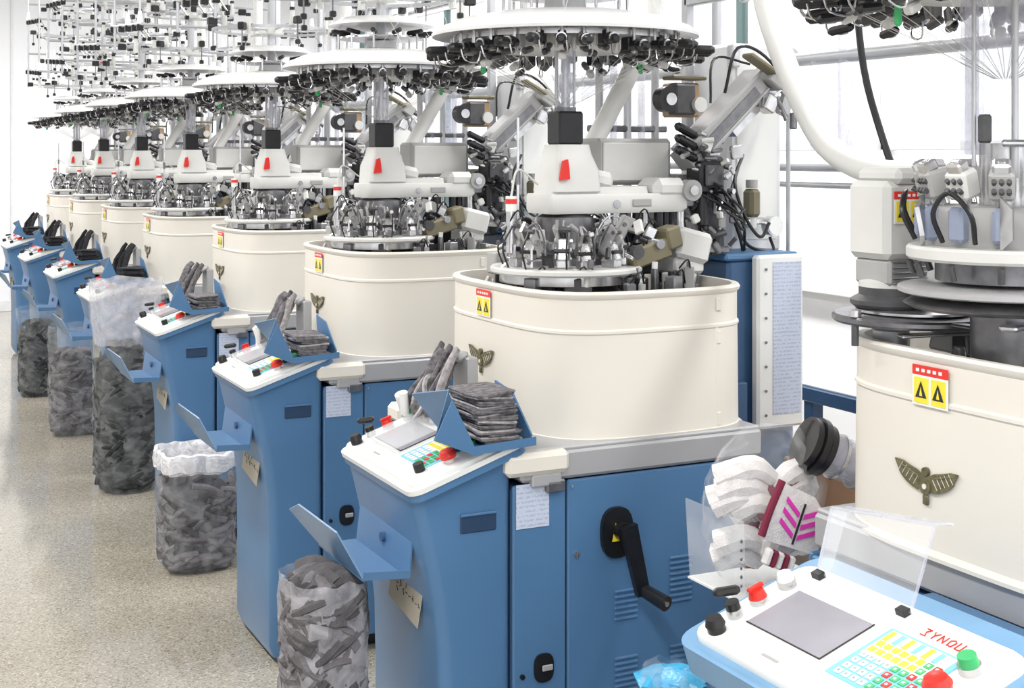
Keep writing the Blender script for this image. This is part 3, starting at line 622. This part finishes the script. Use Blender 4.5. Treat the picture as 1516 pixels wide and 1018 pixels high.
base=part_base(); foot=part_foot(); crank=part_crank(); pillar=part_pillar(); con=console(False); con0=console(True)
drum=part_drum(.035,.020,zt=-.020,ez=1.155,lz=1.302); drum0=part_drum(.072,.062,zt=-.030,ez=1.120,lz=1.288); knit=part_knit(); head=part_head(); rear=part_rear(); hose=part_hose(); yring=part_yarn_ring()
creels=[part_creel(s) for s in(21,22,23)]; chute=part_chute()
trayA=part_sock_tray(1,'sock_grey',13,'sock_light'); trayB=part_sock_tray(2,'sock_grey',7,'sock_light'); trayC=part_sock_tray(3,'sock_dark',7,'sock_dark')
trayD=part_sock_tray(4,'sock_grey',6,'sock_grey')
def part_head0():
    b=MB(); rr=random.Random(9)
    hx,hy=-.02,.27
    b.box((hx,hy,1.575),(.125,.115,.15),'white_cast',b=.012); b.box((hx+.05,hy-.01,1.66),(.19,.12,.03),'white_cast',b=.01)
    b.box((hx,hy,1.475),(.10,.10,.05),'grey_cast',b=.006)
    for k in range(5): b.box((hx,hy-.052,1.455+.01*k),(.085,.006,.004),'steel_dark')
    b.lathe([(.05,1.44),(.062,1.445),(.062,1.455),(.05,1.46)],(hx,hy,0),'white_cast'); 
    b.lathe([(.07,1.405),(.078,1.412),(.078,1.42),(.062,1.43),(.062,1.445),(.05,1.45)],(hx,hy,0),'dark_grey')
    b.lathe([(.06,1.378),(.15,1.378),(.155,1.383),(.155,1.39),(.15,1.394),(.06,1.398)],(hx+.03,hy-.03,0),'steel_dark',n=56)
    b.lathe([(.06,1.3985),(.11,1.3985),(.11,1.403),(.06,1.406)],(hx+.03,hy-.03,0),'steel',n=56)
    b.cyl((hx-.115,hy-.03,1.34),(hx-.115,hy-.03,1.405),.007,'dark_grey'); b.cyl((hx-.115,hy-.03,1.395),(hx-.115,hy-.03,1.407),.012,'steel')
    b.lathe([(.035,1.12),(.035,1.36),(.05,1.378)],(hx,hy,0),'alu')
    T=MB(); label_on_drum(T,0,0,0,.85)
    M=Matrix.Translation((hx-.01,hy-.061,1.60))@Matrix.Rotation(math.pi/2,4,'Z')
    for f,k in zip(T.f,T.fm): b.add([T.v[i] for i in f],[list(range(len(f)))],T.mats[k],M)
    b.lathe([(.02,1.515),(.165,1.515),(.17,1.52),(.17,1.535),(.165,1.54),(.02,1.545)],(0,0,0),'white_cast',n=56)
    b.lathe([(.02,1.478),(.12,1.478),(.12,1.515)],(0,0,0),'steel_dark',n=40)
    b.lathe([(.02,1.455),(.178,1.455),(.185,1.458),(.185,1.465),(.18,1.468),(.02,1.475)],(0,0,0),'grey_band',n=56); b.lathe([(.02,1.425),(.16,1.428),(.175,1.436),(.16,1.445),(.02,1.45)],(0,0,0),'steel_dark',n=56)
    b.lathe([(.05,1.20),(.06,1.30),(.06,1.42),(.05,1.43)],(0,0,0),'steel_dark',n=40)
    b.lathe([(.11,1.54),(.135,1.54),(.135,1.60),(.128,1.61),(.11,1.61)],(0,0,0),'grey_cast',n=48)
    b.cyl((0,0,1.54),(0,0,1.72),.045,'steel',n=24)
    for k in range(12):
        a=2*math.pi*k/12+.2; ca,sa=math.cos(a),math.sin(a)
        b.box((.14*ca,.14*sa,1.58),(.03,.030,.06),'bluegrey',rot=(0,0,a),b=.006)
        b.box((.13*ca,.13*sa,1.65),(.045,.042,.05),'grey_cast' if k%3 else 'white_cast',rot=(0,.25,a),b=.006)
        b.box((.145*ca,.145*sa,1.68),(.028,.03,.02),'steel',rot=(0,.5,a),b=.004)
        b.cyl((.12*ca,.12*sa,1.61),(.15*ca,.15*sa,1.69),.007,'steel')
        for q in(-.012,0,.012):
            for w in(0,.016): b.cyl((.150*ca-q*sa,.150*sa+q*ca,1.635+w),(.158*ca-q*sa,.158*sa+q*ca,1.64+w),.0045,'dark_grey',n=8)
        if k%2==0:
            a2=a+.25; c2,s2=math.cos(a2),math.sin(a2); a3=a-.15;c3,s3=math.cos(a3),math.sin(a3)
            b.tube([(.155*c2,.155*s2,1.55),(.178*c2,.178*s2,1.60),(.17*math.cos(a),.17*math.sin(a),1.635),(.178*c3,.178*s3,1.60),(.155*c3,.155*s3,1.55)],.0045,'black_plastic',n=7)
        else:
            b.plate([(.15*ca,.15*sa,1.54),(.16*ca-.02*sa,.16*sa+.02*ca,1.56),(.17*ca-.02*sa,.17*sa+.02*ca,1.61),(.15*ca,.15*sa,1.63)],.008,'steel')
        b.cyl((.155*ca,.155*sa,1.485),(.165*ca,.165*sa,1.51),.006,'dark_grey',n=8)
    b.box((.04,-.02,1.40),(.30,.03,.012),'steel',rot=(0,.05,.5)); b.box((.06,.10,1.372),(.34,.03,.006),'steel',rot=(0,-.04,-.35)); b.box((-.0,.02,1.385),(.03,.22,.008),'steel_dark',rot=(.05,0,.3))
    for k in range(170):
        a=rr.uniform(0,6.28); r=rr.uniform(.02,.235); x=.19+r*math.cos(a);y=r*math.sin(a)*1.25; z=rr.uniform(1.22,1.355)
        if rr.random()<.55: b.box((x,y,z),(rr.uniform(.01,.05),rr.uniform(.01,.03),rr.uniform(.02,.07)),rr.choice(['steel','dark_grey','grey_cast','steel_dark','steel','white_cast']),rot=(rr.uniform(-.3,.3),rr.uniform(-.3,.3),a))
        else: b.cyl((x,y,z),(x+rr.uniform(-.03,.03),y+rr.uniform(-.03,.03),z+rr.uniform(0,.05)),rr.uniform(.004,.011),rr.choice(['steel','dark_grey','black_plastic','steel']),n=10)
    b.cyl((0,0,1.72),(0,0,1.99),.038,'tube_glass',n=24,caps=False); b.cyl((-.05,.03,1.70),(-.05,.03,2.0),.012,'tube_glass',n=14,caps=False); b.cyl((-.03,-.05,1.66),(-.03,-.05,2.0),.006,'alu')
    b.cyl((-.075,0,1.68),(-.075,0,2.0),.004,'alu'); b.cyl((.02,-.06,1.68),(.02,-.06,2.0),.005,'black_plastic')
    b.cyl((-.02,.06,1.70),(-.02,.06,2.0),.02,'tube_glass',n=14,caps=False)
    b.box((-.02,-.06,1.72),(.10,.012,.012),'steel'); b.box((-.07,-.02,1.745),(.02,.02,.05),'dark_grey')
    return b.mesh('dial_assembly')
head0=part_head0()
OFF={0:.07,1:0,2:.03,3:.04,4:0,5:.01,6:.01,7:.03,8:.03}
for n in range(0,8):
    X=1.77+OFF[n]; Y=3.27+1.508*(n-1)
    e=empty('sock_knitting_machine',(X,Y,0))
    if n==0: e0=e
    obj('console_pillar',pillar,(0,0,-.018 if n==0 else 0),e); obj('control_console',con0 if n==0 else con,(0,0,-.018 if n==0 else 0),e)
    obj('drum_guard',drum0 if n==0 else drum,(.122 if n==0 else 0,0,0),e)
    obj('base_cabinet',base,(.225 if n==0 else 0,0,0),e)
    parts=[('crank_handle',crank),('yarn_feeder_ring',yring),('rear_cabinet',rear),('yarn_creel',creels[n%3])]
    if n==0: parts+= [('dial_assembly',head0)]
    else: parts+= [('corner_foot',foot),('knitting_cylinder',knit),('machine_head',head),('suction_hose',hose),('outlet_chute',chute),('sock_tray',trayA if n==1 else (trayB if n==2 else (trayD if n==3 else trayC)))]
    for nm,me in parts: obj(nm,me,(.225 if (n==0 and nm=='crank_handle') else 0,0,0),e)
# ------------------------------------------------------------------ collection bags
def bag(loc,rx,ry,h,fill,plasticm,fillm,fillb,seed,neck=.8,roll=False):
    e=empty('sock_collection_bag',loc)
    n=96; off=Vector((seed*3.1,seed*1.7,0))
    def ringset(hh,sx,sy,k,amp,fr,base_r=lambda t:1.):
        rings=[]
        for j in range(k+1):
            t=j/k; z=hh*t; ring=[]
            for i in range(n):
                a=2*math.pi*i/n; c,s_=math.cos(a),math.sin(a)
                q=(abs(c)**3+abs(s_)**3)**(-1/3)
                w=1+amp*noise.noise(Vector((c*2.2,s_*2.2,z*fr))+off)+amp*.6*noise.noise(Vector((c*6,s_*6,z*fr*2.5))+off)+amp*.35*noise.noise(Vector((c*14,s_*14,z*fr*5))+off)
                rr_=q*w*base_r(t)
                ring.append((sx*rr_*c*.95,sy*rr_*s_*.95,max(.002,z+(.012*noise.noise(Vector((c*3,s_*3,z*5))+off) if j else 0))))
            rings.append(ring)
        return rings
    b=MB()
    def core(t): 
        if t<.1: return .80+.9*t
        if t>.85: return .89-.9*(t-.85)/.15*.6
        return .89
    b.loft(ringset(h*fill,rx*.97,ry*.97,30,.12,11,core),fillm)
    rr=random.Random(seed)
    # individual socks pressed against the film
    for k in range(int(170*h*fill/.5)):
        a=rr.uniform(0,6.28); z=rr.uniform(.03,h*fill-.02); sl=rr.uniform(-.05,.05); da=rr.uniform(.25,.5)
        pts=[]
        for q in(-1,0,1):
            aa=a+q*da; c,s_=math.cos(aa),math.sin(aa); qq=(abs(c)**3+abs(s_)**3)**(-1/3)*.87
            pts.append((rx*qq*c,ry*qq*s_,min(h*fill-.01,max(.02,z+sl*q+rr.uniform(-.008,.008)))))
        b.tube(pts,rr.uniform(.010,.018),fillb if rr.random()<.5 else fillm,n=7,sub=3,flat=.8)
    for k in range(14):
        a=rr.uniform(0,6.28); r=rr.uniform(0,.6); x=rx*r*math.cos(a);y=ry*r*math.sin(a); z=h*fill+rr.uniform(-.01,.02)
        b.tube([(x-.06*math.cos(a+1),y-.06*math.sin(a+1),z-.01),(x,y,z+.015),(x+.05*math.cos(a+1),y+.05*math.sin(a+1),z)],.022,fillm if k%3 else fillb,n=8,sub=3,flat=.6)
    obj('socks',b.mesh('socks'),(0,0,0),e)
    b=MB()
    def shell(t):
        if t<.06: return .90+1.5*t
        if t>fill+.05 and not roll:
            u=(t-fill-.05)/(1-fill-.05+1e-6); return 1.0+(neck-1)*u
        return 1.0
    rs=ringset(h,rx,ry,40,.08,11,shell)
    b.loft(rs,plasticm,cap0=False,cap1=False)
    if roll:
        top=rs[-1]
        rings=[]
        for dr,dz in((1.0,-.05),(1.06,-.045),(1.09,-.01),(1.06,.02),(.97,.025),(.90,.0),(.88,-.06)):
            rings.append([(x*dr*(1+.03*noise.noise(Vector((x*30,y*30,0)))),y*dr,z+dz+.012*noise.noise(Vector((x*20,y*20,seed)))) for x,y,z in top])
        b.loft(rings,'bag_rim',cap0=False,cap1=False)
    elif fill<.7:
        up=[r for r in rs if r[0][2]>h*fill+.03]
        b.loft([[(x*.96,y*.96,z) for x,y,z in r] for r in up],'bag_dense',cap0=False,cap1=False)
    obj('plastic_liner',b.mesh('plastic_liner'),(0,0,0),e)
    return e
bag((1.03,3.13,0),.10,.12,.69,.97,'bag_dense','sock_fill','sock_fill_b',1,neck=.9)
bag((1.30,5.62,0),.165,.165,.46,.80,'bag_plastic','sock_fill','sock_fill_b',2,roll=True)
bag((1.275,7.08,0),.165,.18,1.06,.66,'bag_plastic','sock_fill_dark','sock_fill_dark_b',3,neck=1.15)
bag((1.24,8.62,0),.15,.16,.66,.72,'bag_plastic','sock_fill','sock_fill_b',4,neck=1.0)
bag((1.22,10.1,0),.15,.15,.62,.8,'bag_plastic','sock_fill_dark','sock_fill_dark_b',5,neck=1.1)
bag((1.375,2.10,0),.065,.065,.765,.93,'bag_plastic','cyan_film','cyan_film',6,neck=.6)
# ------------------------------------------------------------------ finished-sock outlet bag by nearest machine
e=empty('clear_sock_outlet_tube',(0,0,0))
b=MB()
p0=Vector((2.07,2.23,.94));p1=Vector((1.96,2.24,1.02));p2=Vector((1.85,2.27,1.075))
b.tube([p0,p1,p2],.046,'tube_glass',n=24); b.tube([p0,p1,p2],.040,'tube_glass',n=24)
d=(p2-p1).normalized()
for q,r in((-.0,.056),(.018,.062),(.036,.056)): b.cyl(p2+d*q,p2+d*(q+.014),r,'black_plastic',n=32)
b.cyl(p2+d*.0,p2+d*.05,.050,'black_plastic',n=28); b.cyl(p2-d*.035,p2-d*.028,.050,'steel',n=28); b.cyl(p2-d*.085,p2-d*.08,.050,'grey_cast',n=28)
obj('tube',b.mesh('outlet_tube'),(0,0,0),e)
b=MB(); n=72; rings=[]
for j in range(33):
    t=j/32; z=.81+.31*t; rad=math.sin(math.pi*min(1,.12+t*.80))**.55
    ring=[]
    for i in range(n):
        c,s_=math.cos(2*math.pi*i/n),math.sin(2*math.pi*i/n)
        w=1+.16*noise.noise(Vector((c*2,s_*2,z*9)))+.10*noise.noise(Vector((c*6,s_*6,z*22)))+.05*noise.noise(Vector((c*12,s_*12,z*45)))
        ring.append((1.72+.130*rad*c*w+.04*t,2.335+.11*rad*s_*w,z))
    rings.append(ring)
b.loft(rings,'bag_plastic')
obj('bag_film',b.mesh('bag_film'),(0,0,0),e)
b=MB(); rr=random.Random(4)
for k in range(22):
    a=rr.uniform(0,6.28); x=1.725+.05*math.cos(a)+rr.uniform(-.02,.02);y=2.340+.03*math.sin(a);z=.835+.009*k
    b.tube([(x-.06*math.cos(a),y-.03,z),(x,y-.035,z+.03),(x+.055*math.cos(a)+.01,y,z+.01)],.024,'sock_white' if k%6 else 'maroon',n=8,sub=4,taper=lambda t:.8+.5*t)
S0=Vector((1.728,2.225,.955)); ux=Vector((.92,-.10,-.38)).normalized(); uy=Vector((.36,-.05,.93)).normalized()
def SP(a,c,o=0): return S0+ux*a+uy*c+Vector((0,-o,0))
b.plate([SP(-.055,-.055),SP(.075,-.05),SP(.085,.02),SP(.03,.06),SP(-.05,.065)],.012,'sock_white')
for sx in(-1,1):
    for k in range(3):
        b.plate([SP(.01+sx*.006,-.035+.022*k,.014),SP(.01+sx*.045,-.012+.022*k,.014),SP(.01+sx*.045,-.002+.022*k,.014),SP(.01+sx*.006,-.025+.022*k,.014)],.002*sx,'magenta')
b.plate([SP(.008,-.045,.014),SP(.012,-.045,.014),SP(.012,.04,.014),SP(.008,.04,.014)],.002,'black_ink')
b.tube([SP(-.06,-.05,.008),SP(-.062,.0,.01),SP(-.055,.068,.008)],.008,'maroon',n=8)
for k in range(5): b.box(SP(-.03+.014*k,-.085,.006),(.010,.02,.035),'maroon' if k%2 else 'sock_white',rot=(.2,.3,.4))
obj('white_socks',b.mesh('white_socks'),(0,0,0),e)
b=MB(); b.plate([(1.62,2.22,.795),(1.88,2.22,.795),(1.88,2.44,.795),(1.62,2.44,.795)],-.004,'white_panel'); b.plate([(1.625,2.24,.795),(1.625,2.44,.795),(1.62,2.45,.96),(1.62,2.24,.96)],.003,'acrylic'); b.box((1.84,2.19,.79),(.04,.08,.02),'grey_band')
for k in range(6): b.box((1.618,2.243,.83+.018*k),(.005,.004,.008),'steel_dark')
obj('shelf_bracket',b.mesh('shelf_bracket'),(0,0,0),e)
# ------------------------------------------------------------------ room
b=MB(); b.box((2,6,-.05),(16,24,.1),'floor_polished',b=.001); obj('floor',b.mesh('floor'))
b=MB(); b.box((.5,6,3.9),(10,20.2,.1),'ceiling_paint',b=.001); obj('ceiling',b.mesh('ceiling'))
b=MB(); b.box((.5,15.7,1.925),(10,.15,3.85),'wall_paint',b=.001)
for k in range(14): b.box((-4+.7*k,15.62,1.9),(.02,.02,3.7),'frame_white')
obj('wall_back',b.mesh('wall_back'))
b=MB(); b.box((-4.5,6,1.925),(.15,19.5,3.85),'wall_paint',b=.001); obj('wall_left',b.mesh('wall_left'))
b=MB()
WX=5.2
b.box((WX,6,.45),(.2,19.4,.9),'wall_paint',b=.001); b.box((WX,6,3.5),(.2,19.4,.7),'wall_paint',b=.001)
ys=[-3.6+2.4*k for k in range(9)]
for y in ys: b.box((WX,y,2.03),(.2,.28,2.26),'wall_paint',b=.001)
obj('wall_right',b.mesh('wall_right'))
for k in range(8):
    y0=ys[k]+.14;y1=ys[k+1]-.14; b=MB(); yc=(y0+y1)/2
    for y in(y0+.025,y1-.025): b.box((WX,y,2.03),(.06,.05,2.24),'frame_white')
    b.box((WX,yc,2.03),(.05,.07,2.24),'frame_green')
    for z in(.935,1.75,3.12): b.box((WX,yc,z),(.06,y1-y0,.05),'frame_white')
    b.box((WX,yc,2.03),(.006,y1-y0-.02,2.2),'window_glass',b=.001)
    obj('window_%d'%(k+1),b.mesh('window'))
b=MB(); b.box((WX-.13,6,.92),(.14,19.3,.03),'frame_white'); obj('trim_1',b.mesh('window_sill'))
b=MB(); b.box((.5,15.6,.06),(9.8,.03,.12),'frame_white'); obj('baseboard_back',b.mesh('baseboard_back'))
b=MB()
b.cyl((2.79,-.5,2.01),(2.79,15.4,2.01),.022,'alu',n=16); b.cyl((2.86,-.5,1.66),(2.86,15.4,1.66),.016,'alu',n=12); b.cyl((2.86,-.5,1.60),(2.86,15.4,1.60),.01,'alu',n=12)
for k in range(11):
    y=.1+1.508*k
    b.cyl((2.79,y+.9,0),(2.79,y+.9,3.8),.018,'alu',n=12)
    b.cyl((2.79,y+.48,2.01),(2.79,y+.50,2.01),.045,'alu',n=20); b.cyl((2.79,y+.53,2.01),(2.79,y+.55,2.01),.045,'alu',n=20)
    b.cyl((2.79,y+.9,1.66),(2.86,y+.9,1.66),.012,'alu')
    for q in(.2,.34): b.cyl((2.82,y+q,1.70),(2.82,y+q,2.35),.05,'tube_glass',n=16,caps=False)
obj('service_pipe_frame',b.mesh('service_pipe_frame'))
b=MB(); b.tube([(2.24,3.06,2.45),(2.25,3.02,2.15),(2.262,2.95,1.968),(2.262,2.86,1.83),(2.215,2.70,1.720),(2.175,2.497,1.663),(2.18,2.30,1.65),(2.2,2.0,1.63)],.032,'hose_white',n=20)
b.cyl((2.2,2.02,1.63),(2.2,1.93,1.63),.042,'grey_cast',n=20); b.box((2.2,1.95,1.50),(.05,.05,.24),'grey_cast')
b.tube([(2.55,3.0,2.6),(2.52,2.95,2.1),(2.50,2.85,1.8),(2.45,2.6,1.5),(2.42,2.2,1.40)],.010,'black_plastic',n=10)
obj('air_hose',b.mesh('air_hose'),tuple(-x for x in e0.location),e0)
b=MB()
b.box((3.35,3.0,.865),(.7,1.7,.05),'blue_deep'); b.box((3.35,3.0,.895),(.68,1.68,.012),'white_panel')
for x in(3.05,3.65):
    for y in(2.2,3.8): b.box((x,y,.42),(.05,.05,.84),'blue_deep')
b.box((3.35,3.0,.25),(.64,1.64,.03),'white_panel')
obj('packing_table',b.mesh('packing_table'))
b=MB()
b.box((3.35,3.35,1.145),(.38,.5,.47),'white_panel',b=.03); b.box((3.35,3.35,1.40),(.42,.54,.04),'white_panel',b=.015); b.box((3.155,3.35,1.14),(.01,.3,.3),'paper')
b.box((3.30,2.65,1.08),(.34,.44,.34),'white_panel',b=.03); b.cyl((3.30,2.65,1.24),(3.30,2.65,1.30),.06,'white_cast')
obj('wrapped_spare_parts',b.mesh('wrapped_spare_parts'))
b=MB()
for k in range(2):
    z=.21+.425*k; b.box((2.56,2.85,z),(.36,.5,.42),'cardboard',b=.004)
    b.box((2.56,2.85,z+.2105),(.05,.5,.002),'beige_paper',b=.0005)
obj('cardboard_box',b.mesh('cardboard_box'))
# ------------------------------------------------------------------ lights
def lamp(x,y,sx,sy,p,z=3.72):
    b=MB(); b.box((0,0,.03),(sx+.1,sy+.1,.06),'frame_white'); b.box((0,0,-.005),(sx,sy,.01),'lamp_glow',b=.001)
    e=empty('ceiling_light',(x,y,z+.06)); obj('fixture',b.mesh('fixture'),(0,0,0),e)
    L=bpy.data.lights.new('tube','AREA'); L.shape='RECTANGLE'; L.size=sx; L.size_y=sy; L.energy=p; L.color=(1,.985,.96)
    o=bpy.data.objects.new('tube_light',L); col.objects.link(o); o.parent=e; o.location=(0,0,-.03)
for y,f in((-.5,1),(5.5,1.05),(11.5,1.3)):
    lamp(-.4,y,.4,4.6,122*f); lamp(3.4,y,.4,4.6,140*f)
w=bpy.data.worlds.new('World'); scene.world=w; w.use_nodes=True
bg=w.node_tree.nodes['Background']; bg.inputs[0].default_value=(.95,.965,1,1); bg.inputs[1].default_value=1.95
# ------------------------------------------------------------------ camera
cam=bpy.data.cameras.new('Camera'); co=bpy.data.objects.new('Camera',cam); col.objects.link(co); scene.camera=co
co.location=(0,0,1.7); co.rotation_euler=(math.pi/2,0,-math.radians(26.17))
cam.sensor_width=36; cam.lens=2000/1516*36; cam.shift_y=-280/1516; cam.clip_start=.05
